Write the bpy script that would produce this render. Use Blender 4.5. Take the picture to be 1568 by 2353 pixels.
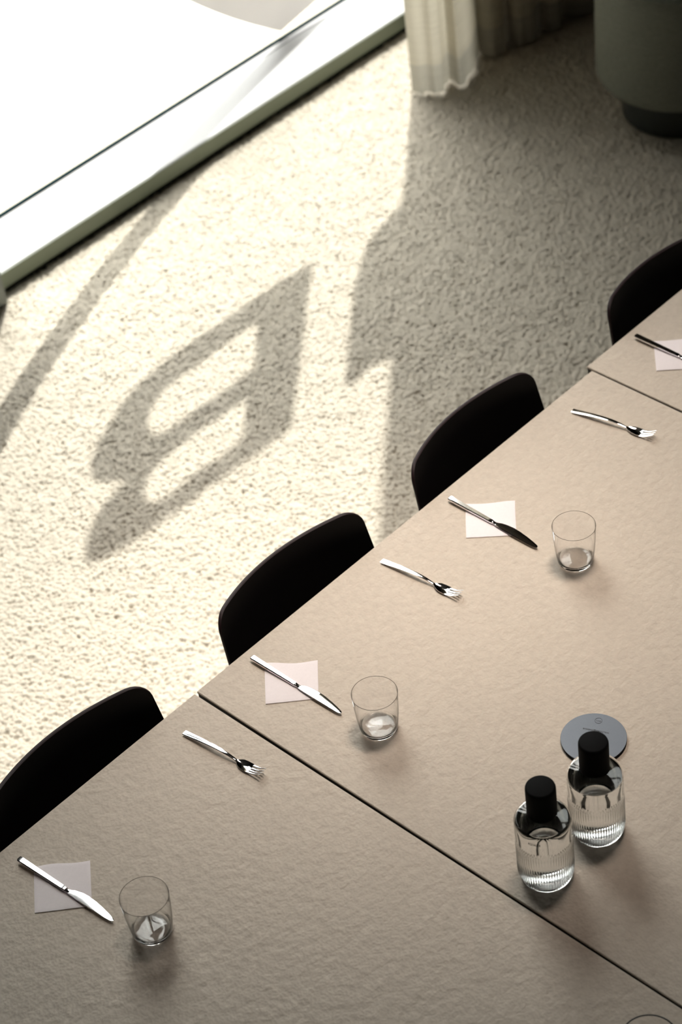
import bpy, bmesh, math, random
import numpy as np
from mathutils import Vector, Matrix, Euler

for o in list(bpy.data.objects):
    bpy.data.objects.remove(o)
SC = bpy.context.scene
COL = SC.collection
PI = math.pi

# ------------------------------------------------------------------ camera, light, exposure
cam_d = bpy.data.cameras.new('camera')
cam = bpy.data.objects.new('camera', cam_d); COL.objects.link(cam)
F_PX = 5262.4
cam_d.sensor_fit = 'VERTICAL'; cam_d.sensor_height = 36.0; cam_d.sensor_width = 24.0
cam_d.lens = F_PX / 2353.0 * 36.0
CP = Vector((-1.77376, -2.51651, 3.12843 + 0.74))
Rc = Matrix.Rotation(-0.718668, 3, 'Z') @ Matrix.Rotation(0.843668, 3, 'X') @ Matrix.Rotation(-0.1430816, 3, 'Z')
cam.matrix_world = Matrix.Translation(CP) @ Rc.to_4x4()
cam_d.clip_end = 200
cam_d.dof.use_dof = True; cam_d.dof.focus_distance = 4.25; cam_d.dof.aperture_fstop = 4.0
SC.camera = cam

SC.view_settings.view_transform = 'Standard'
SC.view_settings.look = 'None'
SC.view_settings.gamma = 1.0
SC.view_settings.use_curve_mapping = False
SC.view_settings.exposure = 0.0

SUN_AZ = math.radians(-140.3); SUN_EL = math.radians(54.0)
SUN_DIR = Vector((math.cos(SUN_AZ)*math.cos(SUN_EL), math.sin(SUN_AZ)*math.cos(SUN_EL), -math.sin(SUN_EL)))
sd = bpy.data.lights.new('sun', 'SUN'); sd.energy = 7.2; sd.angle = math.radians(0.53); sd.color = (1.0, 0.97, 0.92)
so = bpy.data.objects.new('sun', sd); COL.objects.link(so)
so.rotation_euler = SUN_DIR.to_track_quat('-Z', 'Y').to_euler(); so.location = (8, 8, 12)

world = bpy.data.worlds.new('sky'); SC.world = world; world.use_nodes = True
bg = world.node_tree.nodes['Background']
# hazy bright sky: even veil plus a broad glow around the sun
_nt = world.node_tree; _tc = _nt.nodes.new('ShaderNodeTexCoord')
_dt = _nt.nodes.new('ShaderNodeVectorMath'); _dt.operation = 'DOT_PRODUCT'; _dt.inputs[1].default_value = -SUN_DIR
_mxm = _nt.nodes.new('ShaderNodeMath'); _mxm.operation = 'MAXIMUM'; _mxm.inputs[1].default_value = 0.0
_pw = _nt.nodes.new('ShaderNodeMath'); _pw.operation = 'POWER'; _pw.inputs[1].default_value = 7.0
_ma = _nt.nodes.new('ShaderNodeMath'); _ma.operation = 'MULTIPLY_ADD'; _ma.inputs[1].default_value = 14.0; _ma.inputs[2].default_value = 1.75
_nt.links.new(_tc.outputs['Generated'], _dt.inputs[0]); _nt.links.new(_dt.outputs['Value'], _mxm.inputs[0])
_nt.links.new(_mxm.outputs[0], _pw.inputs[0]); _nt.links.new(_pw.outputs[0], _ma.inputs[0]); _nt.links.new(_ma.outputs[0], bg.inputs['Strength'])
bg.inputs['Color'].default_value = (1.0, 0.99, 0.95, 1)

# a light portal in the window opening (guides the sky light, emits nothing)
pl = bpy.data.lights.new('window_portal', 'AREA'); pl.shape = 'RECTANGLE'; pl.size = 3.2; pl.size_y = 5.8
pl.cycles.is_portal = True
po = bpy.data.objects.new('window_portal', pl); COL.objects.link(po)
po.location = (1.76, 2.47, 2.9); po.rotation_euler = (math.radians(-90), 0, 0)

# warm ceiling spot over the tables
spd = bpy.data.lights.new('ceiling_spot', 'SPOT'); spd.energy = 1280; spd.color = (1.0, 0.85, 0.735)
spd.spot_size = math.radians(24); spd.spot_blend = 1.0; spd.shadow_soft_size = 0.8
spo = bpy.data.objects.new('ceiling_spot', spd); COL.objects.link(spo)
spo.location = (1.5, -0.1, 5.9)
spo.rotation_euler = (Vector((0.55, -0.08, 0.74)) - Vector(spo.location)).to_track_quat('-Z', 'Y').to_euler()

# ------------------------------------------------------------------ helpers
def lin(r, g, b):
    f = lambda c: c/12.92 if c <= 0.04045 else ((c+0.055)/1.055)**2.4
    return (f(r/255), f(g/255), f(b/255), 1)

def material(name, color, rough=0.5, metal=0.0, spec=0.5, **kw):
    m = bpy.data.materials.new(name); m.use_nodes = True
    b = m.node_tree.nodes['Principled BSDF']
    b.inputs['Base Color'].default_value = color if len(color) == 4 else (*color, 1)
    b.inputs['Roughness'].default_value = rough; b.inputs['Metallic'].default_value = metal
    b.inputs['Specular IOR Level'].default_value = spec
    for k, v in kw.items():
        b.inputs[k.replace('_', ' ')].default_value = v
    return m

def add_noise(m, scale, strength, dist=0.001, detail=4, vary=0.0, vary_scale=None, stretch=(1, 1, 1), coord='Object', rough=0.55):
    nt = m.node_tree; b = nt.nodes['Principled BSDF']; N = nt.nodes.new; L = nt.links.new
    tc = N('ShaderNodeTexCoord'); mp = N('ShaderNodeMapping'); mp.inputs['Scale'].default_value = stretch
    L(tc.outputs[coord], mp.inputs['Vector'])
    nz = N('ShaderNodeTexNoise'); nz.inputs['Scale'].default_value = scale; nz.inputs['Detail'].default_value = detail
    nz.inputs['Roughness'].default_value = rough
    L(mp.outputs[0], nz.inputs['Vector'])
    bp = N('ShaderNodeBump'); bp.inputs['Strength'].default_value = strength; bp.inputs['Distance'].default_value = dist
    L(nz.outputs['Fac'], bp.inputs['Height'])
    prev = None
    for l in list(nt.links):
        if l.to_node == b and l.to_socket.name == 'Normal': prev = l.from_socket
    if prev: L(prev, bp.inputs['Normal'])
    L(bp.outputs[0], b.inputs['Normal'])
    if vary:
        n2 = N('ShaderNodeTexNoise'); n2.inputs['Scale'].default_value = vary_scale or scale; n2.inputs['Detail'].default_value = 5
        L(mp.outputs[0], n2.inputs['Vector'])
        r = N('ShaderNodeMapRange'); r.inputs['From Min'].default_value = .3; r.inputs['From Max'].default_value = .7
        r.inputs['To Min'].default_value = 1-vary; r.inputs['To Max'].default_value = 1+vary
        L(n2.outputs['Fac'], r.inputs['Value'])
        mx = N('ShaderNodeMix'); mx.data_type = 'RGBA'; mx.blend_type = 'MULTIPLY'; mx.inputs['Factor'].default_value = 1
        mx.inputs['A'].default_value = b.inputs['Base Color'].default_value
        L(r.outputs[0], mx.inputs['B']); L(mx.outputs['Result'], b.inputs['Base Color'])
    return m

def mesh_obj(name, verts, faces, mat, parent=None, smooth=True, angle=35):
    me = bpy.data.meshes.new(name); me.from_pydata([tuple(v) for v in verts], [], faces); me.validate(); me.update()
    bm = bmesh.new(); bm.from_mesh(me); bmesh.ops.recalc_face_normals(bm, faces=bm.faces); bm.to_mesh(me); bm.free()
    return link(name, me, mat, parent, smooth, angle)

def link(name, me, mat, parent=None, smooth=True, angle=35):
    me.materials.clear(); me.materials.append(mat)
    if smooth:
        me.shade_smooth()
        try: me.set_sharp_from_angle(angle=math.radians(angle))
        except Exception: pass
    o = bpy.data.objects.new(name, me); COL.objects.link(o)
    if parent: o.parent = parent
    return o

def bm_obj(name, bm, mat, parent=None, smooth=True, angle=35):
    me = bpy.data.meshes.new(name); bmesh.ops.recalc_face_normals(bm, faces=bm.faces); bm.to_mesh(me); bm.free()
    return link(name, me, mat, parent, smooth, angle)

def add_box(bm, x0, x1, y0, y1, z0, z1, bev=0.0, seg=2):
    n = bmesh.new(); r = bmesh.ops.create_cube(n, size=1)
    for v in n.verts:
        v.co = Vector((x0+(v.co.x+.5)*(x1-x0), y0+(v.co.y+.5)*(y1-y0), z0+(v.co.z+.5)*(z1-z0)))
    if bev: bmesh.ops.bevel(n, geom=n.edges[:], offset=bev, segments=seg, affect='EDGES')
    me = bpy.data.meshes.new('tmp'); n.to_mesh(me); n.free(); bm.from_mesh(me); bpy.data.meshes.remove(me)

def box(name, a, mat, parent=None, bev=0.0):
    bm = bmesh.new(); add_box(bm, *a, bev=bev); return bm_obj(name, bm, mat, parent)

def lathe(name, prof, mat, parent=None, seg=96, mod=None, closed=False, angle=50):
    """prof list of (r, z); r=0 makes a pole.  mod(r, z, ang) -> r"""
    V = []; Fc = []; rows = []
    for (r, z) in prof:
        if r < 1e-7: rows.append([len(V)]); V.append((0, 0, z))
        else:
            row = []
            for i in range(seg):
                a = 2*PI*i/seg; rr = mod(r, z, a) if mod else r
                row.append(len(V)); V.append((rr*math.cos(a), rr*math.sin(a), z))
            rows.append(row)
    pairs = list(zip(rows[:-1], rows[1:]))
    if closed: pairs.append((rows[-1], rows[0]))
    for A, B in pairs:
        if len(A) == 1 and len(B) == 1: continue
        for i in range(seg):
            j = (i+1) % seg
            if len(A) == 1: Fc.append((A[0], B[j], B[i]))
            elif len(B) == 1: Fc.append((A[i], A[j], B[0]))
            else: Fc.append((A[i], A[j], B[j], B[i]))
    return mesh_obj(name, V, Fc, mat, parent, True, angle)

def tag(o, label=None, cat=None, group=None, kind=None):
    if label: o['label'] = label
    if cat: o['category'] = cat
    if group: o['group'] = group
    if kind: o['kind'] = kind
    return o

def thing(name, loc=(0, 0, 0), rz=0, label=None, cat=None, group=None):
    o = bpy.data.objects.new(name, None); COL.objects.link(o); o.empty_display_size = .05
    o.location = loc; o.rotation_euler = (0, 0, rz)
    return tag(o, label, cat, group)

def copy_tree(o, parent=None):
    c = o.copy(); COL.objects.link(c)
    if parent: c.parent = parent
    for ch in [k for k in bpy.data.objects if k.parent == o]:
        copy_tree(ch, c)
    return c

def curve_mesh(splines, extrude):
    """flat filled outlines (first outline solid, inner ones holes) -> mesh in XY"""
    cu = bpy.data.curves.new('tmp', 'CURVE'); cu.dimensions = '2D'; cu.fill_mode = 'BOTH'; cu.extrude = extrude
    for pts in splines:
        s = cu.splines.new('POLY'); s.points.add(len(pts)-1)
        for i, q in enumerate(pts): s.points[i].co = (q[0], q[1], 0, 1)
        s.use_cyclic_u = True
    o = bpy.data.objects.new('tmp', cu); COL.objects.link(o)
    bpy.context.view_layer.update()
    me = bpy.data.meshes.new_from_object(o.evaluated_get(bpy.context.evaluated_depsgraph_get()))
    bpy.data.objects.remove(o); bpy.data.curves.remove(cu)
    return me

def text_mesh(s, size, spacing=1.0, extrude=0.0, align='CENTER'):
    cu = bpy.data.curves.new('tmp', 'FONT'); cu.body = s; cu.size = size; cu.align_x = align; cu.align_y = 'CENTER'
    cu.space_character = spacing; cu.extrude = extrude; cu.resolution_u = 3; cu.offset = size*.028
    o = bpy.data.objects.new('tmp', cu); COL.objects.link(o)
    bpy.context.view_layer.update()
    me = bpy.data.meshes.new_from_object(o.evaluated_get(bpy.context.evaluated_depsgraph_get()))
    bpy.data.objects.remove(o); bpy.data.curves.remove(cu)
    return me

def smooth_loop(pts, n=3):
    """Chaikin rounding of a closed outline"""
    for _ in range(n):
        q = []
        for a, b in zip(pts, pts[1:]+pts[:1]):
            q += [(a[0]*.75+b[0]*.25, a[1]*.75+b[1]*.25), (a[0]*.25+b[0]*.75, a[1]*.25+b[1]*.75)]
        pts = q
    return pts

# ------------------------------------------------------------------ materials
M = {}
M['carpet'] = add_noise(material('carpet', (0.57, 0.515, 0.43), 0.95, spec=0.1), 900, 0.5, 0.003, vary=.10, vary_scale=220)
M['gravel'] = add_noise(material('gravel', (0.78, 0.75, 0.68), 0.9, spec=0.2), 60, 0.6, 0.01, vary=.08, vary_scale=90)
M['wall'] = add_noise(material('plaster', (0.05, 0.052, 0.048), 0.85), 300, 0.1, 0.001)
M['ceiling'] = add_noise(material('ceiling_plaster', (0.07, 0.068, 0.065), 0.9), 200, 0.1, 0.001)
M['sill'] = add_noise(material('white_sill', (0.47, 0.465, 0.47), 0.45), 200, 0.02, 0.0005)
M['sill_face_shade'] = add_noise(material('sill_face_shade', (0.22, 0.25, 0.185), 0.5, spec=0.3), 200, 0.02, 0.0005)  # olive tone paints the shade on the white sill's inner face
M['gap_shade'] = add_noise(material('painted_gap_shadow', (0.012, 0.013, 0.010), 0.9, spec=0.1), 200, 0.02, 0.0005)  # near-black, paints the contact shadow below the sill face
M['frame'] = add_noise(material('window_frame', (0.20, 0.22, 0.20), 0.4), 200, 0.02, 0.0005)
M['gasket'] = add_noise(material('gasket', (0.004, 0.032, 0.038), 0.8, spec=0.1), 300, 0.05, 0.0005)
M['felt'] = material('table_felt', (0.565, 0.495, 0.415), 0.62, spec=0.28, Sheen_Weight=0.12)
add_noise(M['felt'], 50, 0.78, 0.0050, detail=2.2, vary=.05, vary_scale=90, rough=.6)
add_noise(M['felt'], 620, 0.35, 0.0010, detail=3, vary=0, rough=.6)
M['table_edge_shade'] = add_noise(material('table_edge_shade', (0.022, 0.020, 0.018), 0.7), 300, 0.1, 0.0005)  # near-black sides paint the shade in the joints between tables
M['black_metal'] = add_noise(material('black_metal', (0.02, 0.02, 0.022), 0.45), 300, 0.03, 0.0005)
M['shell'] = add_noise(material('chair_shell', (0.0045, 0.0036, 0.0042), 0.55, spec=0.22), 500, 0.05, 0.0003)
M['edge'] = add_noise(material('chair_edge_highlight', (0.020, 0.010, 0.012), 0.55, spec=0.2), 500, 0.05, 0.0003)  # paler plum stands for the sky highlight on the backrest rim
M['steel'] = add_noise(material('polished_steel', (0.86, 0.85, 0.87), 0.06, metal=1), 40, 0.02, 0.0005)
M['steel_dull'] = add_noise(material('satin_steel', (0.55, 0.56, 0.58), 0.35, metal=1), 40, 0.02, 0.0005)
M['paper'] = add_noise(material('napkin_paper', (0.86, 0.80, 0.815), 0.9, spec=0.15), 900, 0.3, 0.0006, vary=.015, vary_scale=200)
M['cap'] = add_noise(material('cap_rubber', (0.0050, 0.0052, 0.0058), 0.7, spec=0.08), 600, 0.05, 0.0002)
M['disc'] = add_noise(material('brushed_metal', (0.12, 0.13, 0.148), 0.42, metal=1), 260, 0.15, 0.0004, stretch=(1, 14, 1), vary=.05, vary_scale=300)
M['ink'] = add_noise(material('black_print', (0.006, 0.006, 0.007), 0.6), 300, 0.01, 0.0001)
M['pouf'] = add_noise(material('pouf_fabric', (0.17, 0.175, 0.145), 0.9, spec=0.15), 260, 0.35, 0.001, vary=.14, vary_scale=60, stretch=(1, 1, 5))
M['plinth'] = add_noise(material('dark_plinth', (0.035, 0.038, 0.033), 0.8), 200, 0.1, 0.0005)
M['leaf'] = add_noise(material('dry_leaf', (0.05, 0.045, 0.022), 0.8), 200, 0.2, 0.0005)

def glass_material(name, tint=(1, 1, 1), ior=1.5, rough=0.0):
    m = bpy.data.materials.new(name); m.use_nodes = True; nt = m.node_tree; nt.nodes.clear()
    g = nt.nodes.new('ShaderNodeBsdfGlass'); g.inputs['IOR'].default_value = ior; g.inputs['Roughness'].default_value = rough
    g.inputs['Color'].default_value = (*tint, 1)
    o = nt.nodes.new('ShaderNodeOutputMaterial'); nt.links.new(g.outputs[0], o.inputs[0]); return m
M['glass'] = glass_material('clear_glass', (1.0, 1.0, 1.0))
M['water'] = glass_material('water', (0.99, 1.0, 1.0), 1.333)

m = bpy.data.materials.new('window_glass'); m.use_nodes = True; nt = m.node_tree; nt.nodes.clear()
tr = nt.nodes.new('ShaderNodeBsdfTransparent'); tr.inputs[0].default_value = (0.975, 0.985, 0.98, 1)
gl = nt.nodes.new('ShaderNodeBsdfGlossy'); gl.inputs['Roughness'].default_value = 0.0
lw = nt.nodes.new('ShaderNodeLayerWeight'); lw.inputs[0].default_value = 0.5
pw = nt.nodes.new('ShaderNodeMath'); pw.operation = 'POWER'; pw.inputs[1].default_value = 4.5
fr = nt.nodes.new('ShaderNodeMath'); fr.operation = 'MULTIPLY_ADD'; fr.inputs[1].default_value = 0.8; fr.inputs[2].default_value = 0.03
nt.links.new(lw.outputs['Facing'], pw.inputs[0]); nt.links.new(pw.outputs[0], fr.inputs[0])
mx = nt.nodes.new('ShaderNodeMixShader'); ou = nt.nodes.new('ShaderNodeOutputMaterial')
nt.links.new(fr.outputs[0], mx.inputs[0]); nt.links.new(tr.outputs[0], mx.inputs[1]); nt.links.new(gl.outputs[0], mx.inputs[2]); nt.links.new(mx.outputs[0], ou.inputs[0])
M['pane'] = m

def cloth_material(name, col, trans, tw=0.5, weave=(6, 6, 120)):
    m = bpy.data.materials.new(name); m.use_nodes = True; nt = m.node_tree; nt.nodes.clear(); N = nt.nodes.new; L = nt.links.new
    d = N('ShaderNodeBsdfDiffuse'); t = N('ShaderNodeBsdfTranslucent'); mx = N('ShaderNodeMixShader'); o = N('ShaderNodeOutputMaterial')
    mx.inputs[0].default_value = tw
    tc = N('ShaderNodeTexCoord'); mp = N('ShaderNodeMapping'); mp.inputs['Scale'].default_value = weave
    nz = N('ShaderNodeTexNoise'); nz.inputs['Scale'].default_value = 1.0; nz.inputs['Detail'].default_value = 4
    L(tc.outputs['Object'], mp.inputs[0]); L(mp.outputs[0], nz.inputs['Vector'])
    def vary(c, sock):
        r = N('ShaderNodeMix'); r.data_type = 'RGBA'; r.inputs['A'].default_value = tuple(q*.80 for q in c)+(1,); r.inputs['B'].default_value = tuple(min(1, q*1.1) for q in c)+(1,)
        L(nz.outputs['Fac'], r.inputs['Factor']); L(r.outputs['Result'], sock)
    vary(col, d.inputs[0]); vary(trans, t.inputs[0])
    L(d.outputs[0], mx.inputs[1]); L(t.outputs[0], mx.inputs[2]); L(mx.outputs[0], o.inputs[0])
    return m
M['curtain'] = cloth_material('curtain_linen', (0.62, 0.58, 0.48), (0.66, 0.61, 0.50), 0.50)
M['vinyl'] = cloth_material('white_vinyl', (0.80, 0.78, 0.76), (0.66, 0.645, 0.64), 0.62, (2, 2, 2))
M['light_blocker'] = add_noise(material('light_blocker_cloth', (0.05, 0.05, 0.045), 0.9, spec=0.1), 400, 0.1, 0.0005)  # opaque dark cloth of the added sheet that blocks window light
M['hem'] = cloth_material('curtain_hem', (0.52, 0.50, 0.44), (0.55, 0.52, 0.44), 0.45)

# ------------------------------------------------------------------ the room
# carpet floor: real tufted relief where the picture looks at it, flat elsewhere
def carpet():
    rng = np.random.default_rng(4)
    dx = 0.0028
    x0, x1, y0, y1 = -0.75, 3.95, 0.02, 2.30
    nx = int((x1-x0)/dx)+1; ny = int((y1-y0)/dx)+1
    def band(wl, width, sx=1., sy=1., seed=0):
        n = np.random.default_rng(seed).standard_normal((ny, nx))
        fx = np.fft.fftfreq(nx, dx)[None, :]*sx; fy = np.fft.fftfreq(ny, dx)[:, None]*sy
        f = np.hypot(fx, fy); g = np.exp(-((np.log(np.maximum(f, 1e-6)*wl))**2)/(2*width**2)); g[f == 0] = 0
        r = np.real(np.fft.ifft2(np.fft.fft2(n)*g)); return r/r.std()
    a = band(0.024, .45, seed=1); b = band(0.0135, .30, seed=2); c = band(0.15, .5, seed=3)
    # tufted pile: small dents scattered between rounded tufts
    imp = np.zeros((ny, nx)); cnt = int((x1-x0)*(y1-y0)/(.0098**2))
    np.add.at(imp, (rng.integers(0, ny, cnt), rng.integers(0, nx, cnt)), rng.uniform(.4, 1.0, cnt))
    fx = np.fft.fftfreq(nx, dx)[None, :]; fy = np.fft.fftfreq(ny, dx)[:, None]; sg = .0024
    pit = np.real(np.fft.ifft2(np.fft.fft2(imp)*np.exp(-2*(PI*sg)**2*(fx*fx+fy*fy))))*2*PI*(sg/dx)**2
    z = -0.0052*np.minimum(pit, 1.5)+0.0008*a+0.0005*b-.002+.0008*c
    z = np.minimum(z, 0.0015)
    ex = np.minimum.reduce([np.broadcast_to(np.arange(nx)[None, :], (ny, nx)), np.broadcast_to(nx-1-np.arange(nx)[None, :], (ny, nx)),
                            np.broadcast_to(np.arange(ny)[:, None], (ny, nx)), np.broadcast_to(ny-1-np.arange(ny)[:, None], (ny, nx))])
    k = np.clip(ex/6., 0, 1); z = z*k+(-0.004)*(1-k)
    X, Y = np.meshgrid(np.linspace(x0, x1, nx), np.linspace(y0, y1, ny))
    co = np.stack([X, Y, z], -1).reshape(-1, 3)
    idx = np.arange(nx*ny).reshape(ny, nx)
    q = np.stack([idx[:-1, :-1], idx[:-1, 1:], idx[1:, 1:], idx[1:, :-1]], -1).reshape(-1, 4)
    R = (-7, 7, -7, 2.62)
    ext = np.array([(R[0], R[2], -.004), (x0, R[2], -.004), (x1, R[2], -.004), (R[1], R[2], -.004),
                    (R[0], y0, -.004), (R[1], y0, -.004), (R[0], y1, -.004), (R[1], y1, -.004),
                    (R[0], R[3], -.004), (x0, R[3], -.004), (x1, R[3], -.004), (R[1], R[3], -.004)])
    B = len(co); c00, c10, c01, c11 = idx[0, 0], idx[0, -1], idx[-1, 0], idx[-1, -1]
    qe = np.array([(B+0, B+1, c00, B+4), (B+1, B+2, c10, c00), (B+2, B+3, B+5, c10), (B+4, c00, c01, B+6), (c10, B+5, B+7, c11),
                   (B+6, c01, B+9, B+8), (c01, c11, B+10, B+9), (c11, B+7, B+11, B+10)])
    co = np.vstack([co, ext]); q = np.vstack([q, qe]).astype(np.int32)
    me = bpy.data.meshes.new('floor')
    me.vertices.add(len(co)); me.vertices.foreach_set('co', co.astype(np.float32).ravel())
    me.loops.add(q.size); me.loops.foreach_set('vertex_index', q.ravel())
    me.polygons.add(len(q)); me.polygons.foreach_set('loop_start', np.arange(0, q.size, 4, dtype=np.int32))
    me.update(calc_edges=True); me.validate()
    me.materials.append(M['carpet']); me.shade_smooth()
    o = bpy.data.objects.new('floor', me); COL.objects.link(o); return tag(o, kind='structure')
carpet()

XA, XW0, XW1, ZW = .20, 1.165, 3.31, 5.70         # window opening, its left bay beyond the mullion
bm = bmesh.new()
add_box(bm, -7, XA, 2.175, 2.46, -.05, 6.3); add_box(bm, XW1, 7, 2.175, 2.46, -.05, 6.3); add_box(bm, XA, XW1, 2.175, 2.46, ZW, 6.3)
tag(bm_obj('wall_back', bm, M['wall']), kind='structure')
tag(box('wall_left', (-7.1, -7, -7, 2.46, -.05, 6.3), M['wall']), kind='structure')
tag(box('wall_right', (7, 7.1, -7, 2.46, -.05, 6.3), M['wall']), kind='structure')
tag(box('wall_front', (-7, 7, -7.1, -7, -.05, 6.3), M['wall']), kind='structure')
tag(box('ceiling', (-7.1, 7.1, -7.1, 2.46, 6.3, 6.4), M['ceiling']), kind='structure')

# unseen wall added outside, left of the window, to block side skylight
tag(box('sky_blocker_wall', (-7, .95, 2.75, 9.5, -.4, 8.5), M['wall']), kind='structure')

# low white sill with the glazing standing near its outer edge
bm = bmesh.new(); add_box(bm, XA, XW1, 2.215, 2.457, -.30, .067, bev=.0025)
tag(bm_obj('trim_1', bm, M['sill']), kind='structure')
tag(box('trim_2', (XA, XW1, 2.2115, 2.2155, .013, .0645), M['sill_face_shade'], bev=.0008), kind='structure')  # thin facing that carries the painted shade
tag(box('trim_3', (XA, XW1, 2.2125, 2.2155, -.01, .0125), M['gap_shade']), kind='structure')  # dark strip painted as shadow at the floor
w = thing('window_1', (0, 0, 0)); tag(w, kind='structure')
box('window_pane', (XA, XW1, 2.441, 2.449, .070, ZW), M['pane'], w)
box('gasket', (XA, XW1, 2.4325, 2.4405, .0672, .078), M['gasket'], w)
box('glazing_bead', (XA, XW1, 2.410, 2.4323, .0672, .0695), M['sill'], w, bev=.0008)
bm = bmesh.new()
add_box(bm, XA, XA+.04, 2.38, 2.4545, .0675, ZW); add_box(bm, XW1-.02, XW1, 2.38, 2.4545, .0675, ZW); add_box(bm, XA, XW1, 2.38, 2.4545, ZW-.05, ZW)
bm_obj('window_frame', bm, M['frame'], w)
box('mullion', (XW0-.065, XW0, 2.165, 2.432, 0, ZW), M['frame'], w, bev=.002)

# ------------------------------------------------------------------ outside
tag(box('ground', (-7, 16, 2.458, 26, -.40, -.30), M['gravel']), kind='structure')

# big pale ring and letters stuck on the glass; the ring's foot shows, the rest only by its shadow
TE = math.tan(SUN_EL)
def img_ray(u, v):
    d = Rc @ Vector(((u-784)/F_PX, -(v-1176.5)/F_PX, -1)); return d
def at(u, v, z):
    d = img_ray(u, v); t = (z-CP.z)/d.z; return CP + d*t
def glass_pt(u, v):
    """carpet shadow point -> the place on the glass the sun came through"""
    q = at(u, v, 0.0); s = (2.44-q.y)/-math.sin(SUN_AZ)
    return (q.x-math.cos(SUN_AZ)*s, s*TE)
def zpt(p): return (150+p[0]*.5102, 560+p[1]*.5102)
Bo = [(1114, 78), (1102, 180), (1088, 290), (1075, 400), (1060, 520), (1045, 640), (1030, 740), (1022, 812), (1000, 845), (950, 880), (850, 950), (750, 1020), (650, 1090), (550, 1165), (450, 1235), (350, 1308), (250, 1372), (170, 1412), (115, 1438), (92, 1425), (88, 1380), (95, 1320), (130, 1240), (180, 1160), (235, 1095), (276, 1056), (250, 1060), (200, 1065), (150, 1070), (118, 1042), (115, 980), (150, 890), (200, 800), (260, 710), (330, 625), (420, 545), (500, 485), (600, 415), (700, 350), (800, 280), (900, 210), (1000, 145)]
C1 = [(862, 350), (860, 440), (855, 520), (842, 562), (760, 620), (680, 680), (600, 735), (520, 795), (450, 842), (400, 852), (370, 825), (375, 770), (400, 710), (450, 650), (520, 595), (620, 525), (720, 450), (800, 395)]
C2 = [(818, 690), (808, 780), (800, 865), (740, 920), (650, 985), (560, 1050), (470, 1120), (400, 1162), (362, 1152), (355, 1100), (380, 1040), (430, 980), (500, 915), (580, 855), (660, 800), (740, 745)]
Up = [(920, 470), (880, 512), (844, 560), (829, 601), (813, 662), (808, 713), (803, 764), (798, 815), (792, 892), (810, 878), (839, 851), (882, 824), (1010, 740), (1150, 560), (1150, 400), (1000, 380)]
dec = thing('window_lettering', (0, 2.4403, 0), 0, 'large pale ring and letters on the window glass, casting shadows on the carpet', 'window lettering')
Mx = Matrix(((1, 0, 0, 0), (0, 0, -1, 0), (0, 1, 0, 0), (0, 0, 0, 1)))     # XY outline -> XZ plane
def decal(name, loops):
    me = curve_mesh(loops, .00035); me.transform(Mx); return link(name, me, M['vinyl'], dec, smooth=False)
decal('letter', [[glass_pt(*zpt(p)) for p in L] for L in (Bo, C1, C2)])
decal('letter', [[(min(x, 3.28), z) for x, z in [glass_pt(*p) for p in Up]]])
cx, cz, ro, ri = 4.135, 2.385, 2.757, 2.592
def arc(r, n=400):
    out = []
    for i in range(n+1):
        a = PI + 1.05 - 2.3*i/n    # sweep over the left side
        x, z = cx+r*math.cos(a), cz+r*math.sin(a)
        if XW0+.02 < x < 3.28 and .087 < z < ZW-.06: out.append((x, z))
    return out
A_, B_ = arc(ro), arc(ri)
decal('ring', [A_+B_[::-1]])

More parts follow.
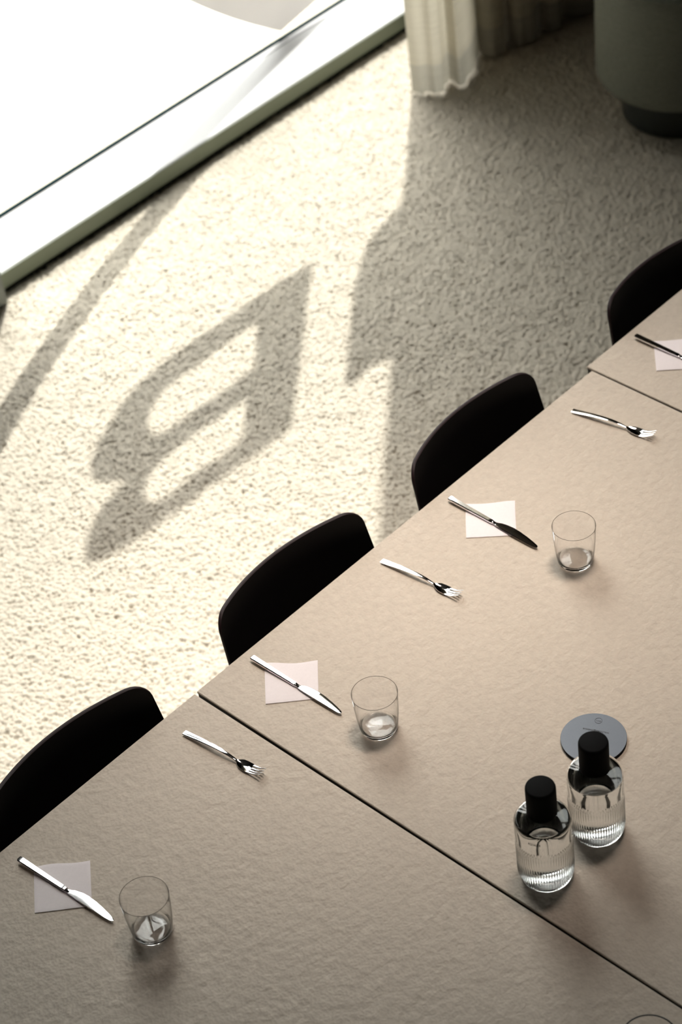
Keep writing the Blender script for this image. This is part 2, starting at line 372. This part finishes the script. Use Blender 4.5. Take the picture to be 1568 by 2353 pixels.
# ------------------------------------------------------------------ curtain
def curtain():
    root = thing('curtain', (2.67, 1.9, 0), 0, 'cream linen curtain gathered in soft folds at the side of the window, grey hem band', 'curtain')
    hem_line = [(948, 213), (966, 217), (988, 214), (1005, 217), (1021, 210), (1026, 196), (1034, 187), (1045, 192), (1060, 200), (1078, 180), (1092, 150), (1098, 128), (1104, 120), (1116, 132), (1138, 133), (1156, 126),
                (1162, 108), (1172, 98), (1190, 108), (1214, 104), (1232, 92), (1238, 74), (1250, 70), (1268, 76), (1290, 66)]
    key = [tuple(at(u, v, 0.0)[:2]) for u, v in hem_line]
    k0 = key[-1]; key += [(k0[0]+.05*q, k0[1]+.035*math.sin(q*1.9)) for q in range(1, 17)]
    pts = []
    n = len(key)
    for i in range(n-1):
        p0, p1, p2, p3 = key[max(i-1, 0)], key[i], key[i+1], key[min(i+2, n-1)]
        for s in range(8):
            t = s/8; t2, t3 = t*t, t*t*t
            pts.append(tuple(.5*((2*p1[k])+(-p0[k]+p2[k])*t+(2*p0[k]-5*p1[k]+4*p2[k]-p3[k])*t2+(-p0[k]+3*p1[k]-3*p2[k]+p3[k])*t3) for k in (0, 1)))
    pts.append(key[-1])
    def sheet(name, zs, mat, off=0.0, flip=1):
        V = []; Fc = []; W = len(pts)
        for z in zs:
            for i, (x, y) in enumerate(pts):
                f = i/W
                sw = .012*math.sin(3.1*z+f*9)*min(1, max(0, z)/1.0)
                fl = .004*math.exp(-z*7)*math.sin(i*.55)
                amp = 1.0-.15*min(1, z/4)
                # folded-over lift of the third fold just above the floor
                lift = 0
                V.append((x-2.67+sw*min(1, max(0, i-6)/30), y-1.9+fl+off, max(.006, z+lift)))
        for r in range(len(zs)-1):
            for i in range(W-1):
                a = r*W+i; Fc.append((a, a+1, a+W+1, a+W))
        o = mesh_obj(name, V, Fc, mat, root, True, 180)
        return o
    sheet('drape', [.105+.06*k for k in range(20)]+[1.5+.4*k for k in range(11)]+[5.95], M['curtain'])
    lo = [i for i, q in enumerate(pts) if q[0] > 2.93]  # opaque sheet added behind the right folds to keep them dark
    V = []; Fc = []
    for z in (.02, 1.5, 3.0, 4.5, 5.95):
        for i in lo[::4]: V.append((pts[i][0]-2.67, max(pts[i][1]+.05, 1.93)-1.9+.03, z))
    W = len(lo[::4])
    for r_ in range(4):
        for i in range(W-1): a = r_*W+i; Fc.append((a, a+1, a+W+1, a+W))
    ln = mesh_obj('light_blocker', V, Fc, M['light_blocker'], root, True, 180); ln['label'] = 'dark unseen sheet added behind the gathered folds to block light'
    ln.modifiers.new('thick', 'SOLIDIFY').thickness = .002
    h = sheet('hem', [.005, .03, .055, .08, .105], M['hem']); h['label'] = 'grey hem band'
    return root
curtain()
bm = bmesh.new(); add_box(bm, 2.5, 4.3, 1.86, 1.92, 5.96, 6.0, bev=.004)
for bx_ in (2.6, 3.3, 4.1): add_box(bm, bx_-.015, bx_+.015, 1.875, 1.905, 5.99, 6.31)
tag(bm_obj('curtain_rail', bm, M['black_metal']), 'dark curtain rail fixed under the ceiling above the linen curtain', 'curtain rail')

# ------------------------------------------------------------------ drum pouf
pf = thing('pouf', (3.066, 1.184, 0), 0, 'round grey-green fabric pouf on a recessed dark base, right of the curtain', 'pouf')
prof = [(0, .118), (.150, .118), (.195, .120)] + [(.195+.056*math.sin(a), .170-.050*math.cos(a)) for a in [PI/2*k/8 for k in range(1, 9)]] + [(.250, .30), (.247, .42), (.244, .485), (.240, .503), (.232, .512), (.215, .516), (0, .518)]
lathe('cushion', prof, M['pouf'], pf, seg=128)
lathe('seam_piping', [(.2405+.004*math.cos(a), .500+.004*math.sin(a)) for a in [2*PI*k/8 for k in range(8)]], M['pouf'], pf, seg=96, closed=True)
lathe('base', [(0, 0), (.168, 0), (.172, .004), (.172, .117), (0, .117)], M['plinth'], pf, seg=96)

# ------------------------------------------------------------------ tables
def table(loc, rz, label, x0=0.0, x1=1.2):
    t = thing('table', loc, rz, label, 'table', 'felt-topped tables pushed end to end')
    D = -1.62
    bm = bmesh.new(); add_box(bm, x0, x1, D, 0, .7345, .7400, bev=.0010)
    bm_obj('tabletop', bm, M['felt'], t)
    bm = bmesh.new(); add_box(bm, x0+.0015, x1-.0015, D+.0015, -.0015, .7120, .7345)
    bm_obj('edge_shade_band', bm, M['table_edge_shade'], t)  # dark band puts the joint's shade into the side colour
    box('rail', (x0+.052, x1-.052, -.10, -.08, .672, .712), M['black_metal'], t); box('rail', (x0+.052, x1-.052, D+.08, D+.10, .672, .712), M['black_metal'], t)
    for lx in (x0+.012, x1-.052):
        for ly in (-.11, D+.07):
            b2 = bmesh.new(); add_box(b2, lx, lx+.04, ly, ly+.04, 0, .712, bev=.003); bm_obj('leg', b2, M['black_metal'], t)
    return t
t2 = table((0.0025, 0.0025, 0), 0, 'beige felt-topped table in the middle of the row, with the water bottles and metal disc')
t1 = table((-0.0045, 0.0015, 0), .0020, 'beige felt-topped table at the lower left of the row, with a flush round grommet', -1.2, 0.0)
t3 = table((1.2065, .020, 0), .004, 'beige felt-topped table at the far right end of the row, jutting slightly past its neighbour')
gr = lathe('cable_grommet', [(.0445, .7399), (.0460, .7404), (.0472, .7404), (.0478, .7399)], M['ink'], None, seg=96, closed=True)
bm = bmesh.new(); bm.from_mesh(gr.data)
bmesh.ops.translate(bm, verts=bm.verts, vec=(-.082+.0035, -1.146, 0)); bm.to_mesh(gr.data); bm.free()
gr.parent = t1; gr.name = 'cable_grommet'; gr['label'] = 'thin dark ring of a flush grommet'

# ------------------------------------------------------------------ chairs
def chair_proto():
    t = thing('chair', (0, 0, 0), 0, '', 'chair', 'dark shell chairs tucked along the window side of the tables')
    w, k, s, m_, rc, ZT = .2005, .067, .053, .187, .034, .7885
    TH = .0085
    # rounded outline rows from the top edge down
    rows = []
    hs = [0, .0012, .004, .009, .016, .025, .034, .042] + [.06+.02*i for i in range(17)]
    for h in hs:
        half = w+k*h
        if h < rc: half -= rc-math.sqrt(max(0, rc*rc-(rc-h)**2))
        if h > .26: half -= (h-.26)*.35
        rows.append((h, half))
    NC = 41
    V = []; Fc = []
    def pt(u, h, off):
        h2 = h-.011*(u/w)**2
        y = s*(1-(u/w)**2)-m_*h2 + (0 if h < .22 else -(h-.22)**2*1.6)
        return (u, y+off-TH*.5, ZT-h2)
    for side in (0, 1):
        for h, half in rows:
            for c in range(NC):
                u = half*(-1+2*c/(NC-1)); V.append(pt(u, h, TH*side))
    R_ = len(rows)
    for r in range(R_-1):
        for c in range(NC-1):
            a = r*NC+c; b = a+R_*NC
            Fc += [(a, a+1, a+NC+1, a+NC), (b, b+NC, b+NC+1, b+1)]
    me_sh = mesh_obj('backrest', V, Fc + [], M['shell'], t, True, 60)
    # rim strip closing the two faces: its paler plum paints the sky highlight
    loop = [r*NC for r in range(R_-1, 0, -1)] + [c for c in range(NC)] + [r*NC+NC-1 for r in range(1, R_)]
    EV = []; EF = []
    for i, a in enumerate(loop):
        p, q = Vector(V[a]), Vector(V[a+R_*NC]); mid = (p+q)/2
        cen = Vector((0, mid.y, ZT-.10)); out = (Vector((mid.x, mid.y, mid.z))-cen).normalized()
        EV += [p, p*.8+q*.2+out*.0010, mid+out*.0016, q*.8+p*.2+out*.0010, q]
    for i in range(len(loop)-1):
        for j in range(4):
            a = i*5+j; EF.append((a, a+1, a+6, a+5))
    rim = mesh_obj('rim', EV, EF, M['edge'], me_sh, True, 60); rim['label'] = 'thin edge in plum-brown, painted as a sky highlight'
    # seat
    SV = []; SF = []; n1, n2 = 15, 19
    for side in (0, 1):
        for i in range(n1):
            y = -.50+.44*i/(n1-1)
            hw = .200-.03*(abs(i-(n1-1)/2)/((n1-1)/2))**4
            for j in range(n2):
                u = -1+2*j/(n2-1)
                z = .445+.018*u*u-.012*math.cos(u*PI/2)+(.03*((i-11)/3)**2 if i > 11 else 0)-(.02*((2-i)/2)**2 if i < 2 else 0)
                SV.append((u*hw, y, z-TH*side))
    Q = n1*n2
    for i in range(n1-1):
        for j in range(n2-1):
            a = i*n2+j; SF += [(a, a+1, a+n2+1, a+n2), (Q+a, Q+a+n2, Q+a+n2+1, Q+a+1)]
    rim_i = [j for j in range(n2)]+[i*n2+n2-1 for i in range(1, n1)]+[(n1-1)*n2+j for j in range(n2-2, -1, -1)]+[i*n2 for i in range(n1-2, 0, -1)]
    for a, b in zip(rim_i, rim_i[1:]+rim_i[:1]): SF.append((a, b, b+Q, a+Q))
    mesh_obj('seat', SV, SF, M['shell'], t, True, 60)
    for sx in (-1, 1):
        for (ya, yb) in ((-.40, -.47), (-.12, -.02)):
            bm = bmesh.new(); bmesh.ops.create_cone(bm, cap_ends=True, segments=16, radius1=.010, radius2=.013, depth=1)
            p0 = Vector((sx*.190, yb, 0)); p1 = Vector((sx*.16, ya, .435)); d = p1-p0
            bmesh.ops.transform(bm, verts=bm.verts, matrix=Matrix.Translation((p0+p1)/2) @ d.to_track_quat('Z', 'Y').to_matrix().to_4x4() @ Matrix.Diagonal((1, 1, d.length, 1)))
            bm_obj('leg', bm, M['black_metal'], t)
    return t
ch = chair_proto()
CH = [(-.275, .049, .006, 'dark shell chair at the lower left corner, beside the table with the grommet'),
      (.326, .059, -.002, 'dark shell chair on sunlit carpet, just right of the joint between two tables'),
      (.875, .057, .042, 'dark shell chair standing in the curtain shadow at the middle table'),
      (1.541, .056, -.055, 'dark shell chair at the far right table, cut off by the picture edge')]
for i, (x, y, rz, lab) in enumerate(CH):
    c = ch if i == 0 else copy_tree(ch)
    c.location = (x, y, 0); c.rotation_euler = (0, 0, rz); c['label'] = lab

# ------------------------------------------------------------------ napkins
TZ = .7400
NAP = [([(78, 1994), (207, 1977), (212, 2083), (80, 2099)], 'square pale paper napkin under the knife at the lower left setting'),
       ([(608, 1527), (730, 1520), (733, 1606), (611, 1619)], 'square pale paper napkin under the knife just right of the table joint'),
       ([(1069, 1160), (1183, 1153), (1188, 1231), (1072, 1237)], 'square pale paper napkin under the dark-reflecting knife at the middle setting'),
       ([(1502, 785), None, None, (1509, 853)], 'pale paper napkin at the far right setting, cut off by the picture edge')]
for k, (cs, lab) in enumerate(NAP):
    if cs[1] is None:
        a, d = at(*cs[0], TZ), at(*cs[3], TZ); e = a-d; n_ = Vector((e.y, -e.x, 0)); P = [a, a+n_, d+n_, d]
    else: P = [at(*c, TZ) for c in cs]
    N_ = 26; V = []; Fc = []; rnd = random.Random(k)
    th = .0022
    for side in (0, 1):
        for i in range(N_+1):
            for j in range(N_+1):
                s_, t_ = j/N_, i/N_
                q = (P[0]*(1-s_)+P[1]*s_)*(1-t_)+(P[3]*(1-s_)+P[2]*s_)*t_
                puff = .0016*math.sin(PI*s_)*math.sin(PI*t_)+.0005*math.sin(7*s_+k)*math.sin(5*t_+2*k)
                edge = min(s_, t_, 1-s_, 1-t_)*N_
                z = TZ+.0003 if side else TZ+th+max(0, puff)-(.0007 if edge < .5 else 0)
                off = Vector((.0025*math.sin(6*s_+k)*(1-t_)**4, .0012*math.sin(5*s_+k*2)*(1-t_)**3, 0))
                V.append((q.x+off.x, q.y+off.y, z))
    W = N_+1; Q = W*W
    for i in range(N_):
        for j in range(N_):
            a = i*W+j; Fc += [(a, a+1, a+W+1, a+W), (Q+a, Q+a+W, Q+a+W+1, Q+a+1)]
    rim = [j for j in range(W)]+[i*W+N_ for i in range(1, W)]+[N_*W+j for j in range(N_-1, -1, -1)]+[i*W for i in range(N_-1, 0, -1)]
    for a, b in zip(rim, rim[1:]+rim[:1]): Fc.append((a, b, b+Q, a+Q))
    o = mesh_obj('paper_napkin', V, Fc, M['paper'], None, True, 30)
    tag(o, lab, 'napkin', 'paper napkins at the place settings')

# ------------------------------------------------------------------ cutlery
def strip(name, rows, mat, parent, prof=6, angle=40):
    """rows: (y, xc, halfwidth, ztop, zbot, dish) along the piece; closed solid with softened cross section"""
    V = []; Fc = []; n = prof
    for (y, xc, hw, zt, zb, dish) in rows:
        ring = []
        for j in range(n+1):
            u = -1+2*j/n; e = 1-abs(u)**3*.45 if dish == 0 else 1
            zm = (zt+zb)/2; ring.append((xc+hw*u, y, (zm+(zt-zm)*e)+dish*u*u))
        for j in range(n, -1, -1):
            u = -1+2*j/n; e = 1-abs(u)**3*.45 if dish == 0 else 1
            zm = (zt+zb)/2; ring.append((xc+hw*u*.985, y, (zm+(zb-zm)*e)+dish*u*u))
        V += ring
    K = 2*(n+1)
    for r in range(len(rows)-1):
        for j in range(K):
            a = r*K+j; b = r*K+(j+1) % K; Fc.append((a, b, b+K, a+K))
    Fc.append(tuple(range(K))); Fc.append(tuple(range((len(rows)-1)*K, len(rows)*K)))
    return mesh_obj(name, V, Fc, mat, parent, True, angle)

def lerp_table(tab, t):
    for (a, b) in zip(tab, tab[1:]):
        if t <= b[0]:
            f = (t-a[0])/(b[0]-a[0]); f = f*f*(3-2*f) if len(a) > 2 else f
            return a[1]+(b[1]-a[1])*f
    return tab[-1][1]

def knife_proto():
    t = thing('knife', (0, 0, 0), 0, '', 'knife', 'steel table knives at the place settings')
    L = .238
    # handle: octagonal bar, fat at the butt, slimmer at the bolster
    V = []; Fc = []; rows = [(0, .70), (.0016, .93), (.004, 1)] + [(.118*k/12, 1) for k in range(1, 13)] + [(.1195, .92), (.1205, .75)]
    K = 8
    for (y, sc) in rows:
        f = y/.12; w = (.0062-.0018*f)*sc; h = (.0036-.0006*f)*sc; zc = .0036
        w2, h2 = w*.72, h*.5
        for (a, b) in ((-w, -h2), (-w2, -h), (w2, -h), (w, -h2), (w, h2), (w2, h), (-w2, h), (-w, h2)):
            V.append((a, -y, zc+b))
    for r in range(len(rows)-1):
        for j in range(K):
            a = r*K+j; b = r*K+(j+1) % K; Fc.append((a, b, b+K, a+K))
    Fc += [tuple(range(K)), tuple(range((len(rows)-1)*K, len(rows)*K))]
    mesh_obj('handle', V, Fc, M['steel'], t, True, 25)
    strip('bolster', [(-.1200, 0, .0036, .0062, .0012, 0), (-.1225, 0, .0031, .0056, .0016, 0), (-.127, 0, .0034, .0050, .0018, 0), (-.1305, .0003, .0048, .0047, .0022, 0)], M['steel'], t)
    bl = []
    back = [(0, -.0046), (.2, -.0050), (.6, -.0046), (.85, -.0040), (.94, -.0031), (.98, -.0020), (1, -.0002)]
    edge = [(0, .0056), (.06, .0092), (.18, .0125), (.33, .0138), (.5, .0130), (.7, .0104), (.85, .0076), (.94, .0053), (.98, .0040), (1, .0022)]
    for k in range(33):
        f = k/32; y = .1300+f*(L-.1300); a = lerp_table(back, f); b = lerp_table(edge, f)
        bl.append((y, a, b, f))
    V = []; Fc = []; K = 8
    for (y, a, b, f) in bl:
        th = .0013*(1-.35*f); z0 = .0034-.0016*f
        c = [(a, 0), (a+.0006, th), ((a+b)/2, th*.85), (b-.0012, th*.5), (b, 0), (b-.0012, -th*.5), ((a+b)/2, -th*.85), (a+.0006, -th)]
        for (x, z) in c: V.append((x, -y, z0+z))
    for r in range(len(bl)-1):
        for j in range(K):
            p = r*K+j; q = r*K+(j+1) % K; Fc.append((p, q, q+K, p+K))
    Fc += [tuple(range(K)), tuple(range((len(bl)-1)*K, len(bl)*K))]
    mesh_obj('blade', V, Fc, M['steel'], t, True, 22)
    return t

def fork_proto():
    t = thing('fork', (0, 0, 0), 0, '', 'fork', 'steel dessert forks at the place settings')
    L = .197
    zt = [(0, .0045), (.10, .0062), (.25, .0098), (.42, .0120), (.55, .0112), (.64, .0080), (.70, .0046), (.76, .0026), (.84, .0024), (.92, .0065), (1, .0150)]
    wt = [(0, .0060), (.08, .0058), (.3, .0047), (.5, .0037), (.6, .0028), (.665, .0025)]
    def zz(f):
        # smooth interpolation
        n = len(zt)
        for i in range(n-1):
            if f <= zt[i+1][0]:
                p0, p1, p2, p3 = zt[max(i-1, 0)][1], zt[i][1], zt[i+1][1], zt[min(i+2, n-1)][1]; u = (f-zt[i][0])/(zt[i+1][0]-zt[i][0])
                return .5*((2*p1)+(-p0+p2)*u+(2*p0-5*p1+4*p2-p3)*u*u+(-p0+3*p1-3*p2+p3)*u**3)
        return zt[-1][1]
    rows = []
    for k in range(31):
        f = .665*k/30; z = zz(f); w = lerp_table(wt, f); th = .0017+.0010*max(0, (f-.45)/.2)
        rows.append((-f*L, 0, w, z, z-th*1.15, 0))
    strip('handle', rows, M['steel'], t)
    hw = [(.655, .0022), (.675, .0030), (.70, .0070), (.73, .0098), (.77, .0112), (.81, .0115), (.835, .0114)]
    rows = []
    for k in range(19):
        f = .655+(.835-.655)*k/18; z = zz(f); w = lerp_table(hw, f); d = .0028*min(1, max(0, (f-.67)/.05))
        rows.append((-f*L, 0, w, z, z-.0014, d if d > 0 else 1e-6))
    strip('head', rows, M['steel'], t, prof=14)
    for i in range(4):
        rows = []
        for k in range(15):
            f = .830+(1-.830)*k/14; z = zz(f); g = (f-.830)/.17
            xc = (-1.5+i)*.0061*(1-.08*g); d = .0028*((-1.5+i)/1.9)**2*(1-.3*g)
            w = .00205*(1-.25*g) if g < .9 else .00205*.45
            rows.append((-f*L, xc, w, z+d, z+d-.0013, 0))
        strip('tine', rows, M['steel'], t, prof=4)
    return t

def pose(o, A, B, z):
    o.location = (A.x, A.y, z); d = B-A; o.rotation_euler = (0, 0, math.atan2(d.y, d.x)+PI/2)

kp = knife_proto()
KN = [((44, 1975), (261, 2119), 'polished steel knife with a bright white blade at the lower left setting'),
      ((579, 1512), (785, 1642), 'polished steel knife with a bright white blade just right of the table joint'),
      ((1033, 1146), (1238, 1262), 'polished steel knife reflecting black, beside the farthest glass'),
      ((1461, 773), (1668, 871), 'polished steel knife at the far right table, cut off by the picture edge')]
for i, (a, b, lab) in enumerate(KN):
    o = kp if i == 0 else copy_tree(kp); pose(o, at(*a, TZ+.005), at(*b, TZ+.003), TZ+.0040); o['label'] = lab
    pass
fp = fork_proto()
FK = [((423, 1683), (607, 1775), 'polished steel fork on the lower left table, left of the table joint'),
      ((878, 1288), (1061, 1364), 'polished steel fork between the two empty glasses of the middle table'),
      ((1316, 943), (1509, 997), 'polished steel fork near the joint with the far right table')]
for i, (a, b, lab) in enumerate(FK):
    o = fp if i == 0 else copy_tree(fp); pose(o, at(*a, TZ+.004), at(*b, TZ+.015), TZ+.0004); o['label'] = lab

# ------------------------------------------------------------------ tumblers
def tumbler():
    out = [(0, .0012), (.020, .0012), (.0305, .0), (.0325, .0004), (.0344, .0022), (.0358, .0055), (.0370, .012), (.0385, .024), (.0400, .040), (.0414, .060), (.0425, .080), (.0432, .0925)]
    rim = [(.0432, .0935), (.0430, .0938), (.0427, .0935)]
    inn = [(.04265, .0925), (.04185, .080), (.0406, .060), (.0390, .040), (.0373, .024), (.0358, .015), (.0345, .0105), (.0325, .0080), (.029, .0068), (.020, .0062), (0, .0060)]
    return lathe('drinking_glass', out+rim+inn, M['glass'], seg=128, angle=80)
tp = tumbler()
GL = [(-.44078, -.34741, 'empty clear drinking glass at the lower left setting'),
      (.14869, -.33871, 'empty clear drinking glass just right of the table joint'),
      (.71676, -.34572, 'empty clear drinking glass beside the knife that reflects black')]
for i, (x, y, lab) in enumerate(GL):
    o = tp if i == 0 else tp.copy()
    if i: COL.objects.link(o)
    o.location = (x, y, TZ+.0002); o.rotation_euler = (0, 0, i*1.3); tag(o, lab, 'glass', 'empty drinking glasses on the tables')

# ------------------------------------------------------------------ metal disc
DX, DY = .3665, -.6718
dc = thing('metal_disc', (DX, DY, TZ), 0, 'round brushed grey metal disc with small printed lettering, behind the water bottles', 'metal disc')
lathe('plate', [(0, .0055), (.0592, .0055), (.0600, .0060), (.0604, .0068), (.0604, .0074), (.0600, .0078), (0, .0078)], M['disc'], dc, seg=128, angle=30)
b_ = lathe('underside', [(0, 0), (.0590, 0), (.0596, .0006), (.0596, .0054), (0, .0054)], M['cap'], dc, seg=128, angle=30); b_['label'] = 'black rubber underside'
def put_text(name, s, pa, pb, size, parent, base, fit=True, z=.00795, dyo=0):
    """pa, pb: picture points of the first and last letter"""
    A, B = at(*pa, TZ+z), at(*pb, TZ+z); d = B-A; me = text_mesh(s, size, 1.12, .00001)
    xs = [v.co.x for v in me.vertices]; k = d.length/(max(xs)-min(xs)) if fit else 1
    me.transform(Matrix.Scale(k, 4))
    C = (A+B)/2; rz = math.atan2(d.y, d.x)
    me.transform(Matrix.Translation((C.x-base[0], C.y-base[1], z)) @ Matrix.Rotation(rz, 4, 'Z'))
    return link(name, me, M['ink'], parent, smooth=False)
put_text('lettering', 'WELCOME@THEHUB', (1400.5, 1684.5), (1340, 1673.5), .005, dc, (DX, DY))
put_text('ring_lettering', '@TheHub', (1382, 1657.3), (1370, 1655.8), .005, dc, (DX, DY))
c_ = at(1376, 1656, TZ+.008)
rg = lathe('logo_ring', [(.0063, .0079), (.0063, .0081), (.0068, .0081), (.0068, .0079)], M['ink'], dc, seg=64, closed=True)
bm = bmesh.new(); bm.from_mesh(rg.data); bmesh.ops.translate(bm, verts=bm.verts, vec=(c_.x-DX, c_.y-DY, 0)); bm.to_mesh(rg.data); bm.free()

# ------------------------------------------------------------------ water bottles
def bottle(lab, loc, level):
    t = thing('water_bottle', loc, 0, lab, 'bottle', 'glass water bottles with black caps')
    NR = 66; RB = .0493
    def ribs(r, z, a):
        f = min(1, max(0, (z-.004)/.01))*min(1, max(0, (.097-z)/.004))
        return r+.00085*f*(abs(math.cos(NR*a/2))-.6)
    out = [(0, .004), (.026, .004), (.034, .0006), (.0375, 0), (.0400, .0005), (.0425, .0022), (.0450, .0058), (.0470, .0110), (.0482, .0170), (.0490, .024), (RB, .032)]
    out += [(RB, .032+.0065*k) for k in range(1, 10)] + [(RB, .094), (RB, .0975), (RB, .110), (RB, .125), (RB, .138), (.0491, .1435), (.0484, .1475), (.0468, .1505), (.0440, .1530), (.0400, .1552), (.0340, .1578), (.0280, .1600), (.0225, .1618), (.0205, .1640), (.0200, .168), (.0200, .190)]
    inn = [(.0178, .190), (.0178, .168), (.0185, .1625), (.0210, .1592), (.0270, .1572), (.0335, .1549), (.0395, .1522), (.0432, .1500), (.0452, .1478), (.0464, .1445), (.0469, .138), (.0469, .060), (.0468, .030), (.0460, .021), (.0440, .0145), (.0400, .0108), (.0300, .0100), (0, .0105)]
    gl_ = lathe('bottle_body', out+inn, M['glass'], t, seg=NR*8, mod=lambda r, z, a: ribs(r, z, a) if r > .0472 else r, angle=80)
    gl_['label'] = 'clear glass, ribbed in its lower half'
    wi = [(0, .0103), (.0300, .0098), (.0401, .0106), (.0441, .0144), (.0461, .0209), (.0469, .030), (.0470, .060)]
    inner_r = lambda z: .0470 if z < .138 else (.0470-(z-.138)*.07 if z < .1475 else .0455-(z-.1475)*1.4)
    zz = [.09, .12] + ([.138] if level > .138 else []) + ([.1445, .1475] if level > .148 else [])
    wi += [(inner_r(z), z) for z in zz] + [(inner_r(level), level-.0002), (inner_r(level)-.0012, level-.0008), (0, level-.001)]
    lathe('water', wi, M['water'], t, seg=128, angle=80)
    cp = [(0, .1625), (.0180, .1625), (.0238, .1628), (.0252, .1638), (.0258, .1655), (.0261, .170), (.0261, .222), (.0259, .2250), (.0252, .2275), (.0240, .2290), (.0225, .2296), (0, .2296)]
    cap = lathe('cap', cp[2:], M['cap'], t, seg=96, angle=40)
    cap['label'] = 'matt black cylindrical cap'
    return t
b1 = bottle('water bottle with a black cap, nearest the viewer, in front of the other bottle', (.0760, -.8005, TZ+.0002), .1490)
b2 = bottle('water bottle with a black cap standing against the grey metal disc', (.2075, -.8075, TZ+.0002), .1440)

# small brand lettering wrapped on the front of the nearer bottle
bx0, by0 = .0760, -.8005; RT = .0502
def cyl_hit(u, v):
    d = img_ray(u, v); ox, oy = CP.x-bx0, CP.y-by0
    a = d.x**2+d.y**2; b = 2*(ox*d.x+oy*d.y); c = ox*ox+oy*oy-RT*RT
    s = (-b-math.sqrt(b*b-4*a*c))/(2*a); q = CP+d*s
    return math.atan2(q.y-by0, q.x-bx0), q.z-TZ
a0, z0 = cyl_hit(1213.5, 1936); a1, z1 = cyl_hit(1243, 1946.5)
me = text_mesh('AQUALEX', .005, 1.15, .00001)
xs = [v.co.x for v in me.vertices]; xm, xM = min(xs), max(xs); k = abs(a1-a0)*RT/(xM-xm)
for v in me.vertices:
    f = (v.co.x-xm)/(xM-xm); a = a0+(a1-a0)*f; z = (z0+z1)/2+v.co.y*k*1.7
    v.co = ((RT+v.co.z)*math.cos(a), (RT+v.co.z)*math.sin(a), z)
tx = link('lettering', me, M['ink'], b1, smooth=False)

# ------------------------------------------------------------------ bits blown about
LF = [((357, 118), .022, 0, 'tiny dry leaf scrap on the gravel outside, upper of the two close together'), ((397, 147), .020, 1, 'tiny dry leaf scrap on the gravel outside, lower of the two close together'),
      ((207, 330), .030, 2, 'thin pale twig scrap on the gravel outside, near the left end of the glass'), ((940, 180), .010, 3, 'tiny dark crumb on the sunlit carpet beside the curtain hem')]
for (uv, s, k, lab) in LF:
    inside = k == 3
    p_ = at(*uv, .001 if inside else -.297)
    n = 10; V = []; Fc = []
    for sgn in (1, -1):
        for i in range(n+1):
            f = i/n; x = (f-.5)*s; w_ = s*(.10 if k == 2 else .26)*math.sin(PI*f)**.8
            for j in (-1, 0, 1): V.append((x, j*w_, sgn*.0004+.003*abs(j)*math.sin(PI*f)+.002*math.sin(3*f+k)+.002))
    for i in range(n):
        for j in range(2):
            a = i*3+j; Q = 3*(n+1); Fc += [(a, a+1, a+4, a+3), (Q+a, Q+a+3, Q+a+4, Q+a+1)]
        a = i*3; Q = 3*(n+1); Fc += [(a, a+3, Q+a+3, Q+a), (a+2, Q+a+2, Q+a+5, a+5)]
    o = mesh_obj('carpet_crumb' if inside else 'dry_leaf', V, Fc, M['leaf'], None, True, 60); o.location = p_; o.rotation_euler = (0, 0, .6+k)
    tag(o, lab, 'crumb' if inside else 'leaf')

# ceiling spot housing
sp = thing('ceiling_lamp', (1.5, -.1, 5.95), 0, 'large round ceiling lamp above the tables, out of the picture', 'lamp')
lathe('lamp_shade', [(.84, -.03), (.85, -.03), (.85, .12), (0, .12), (0, .11), (.84, .11)], M['black_metal'], sp, seg=64, closed=True)
lathe('stem', [(0, .12), (.012, .12), (.012, .35), (0, .35)], M['black_metal'], sp, seg=24)
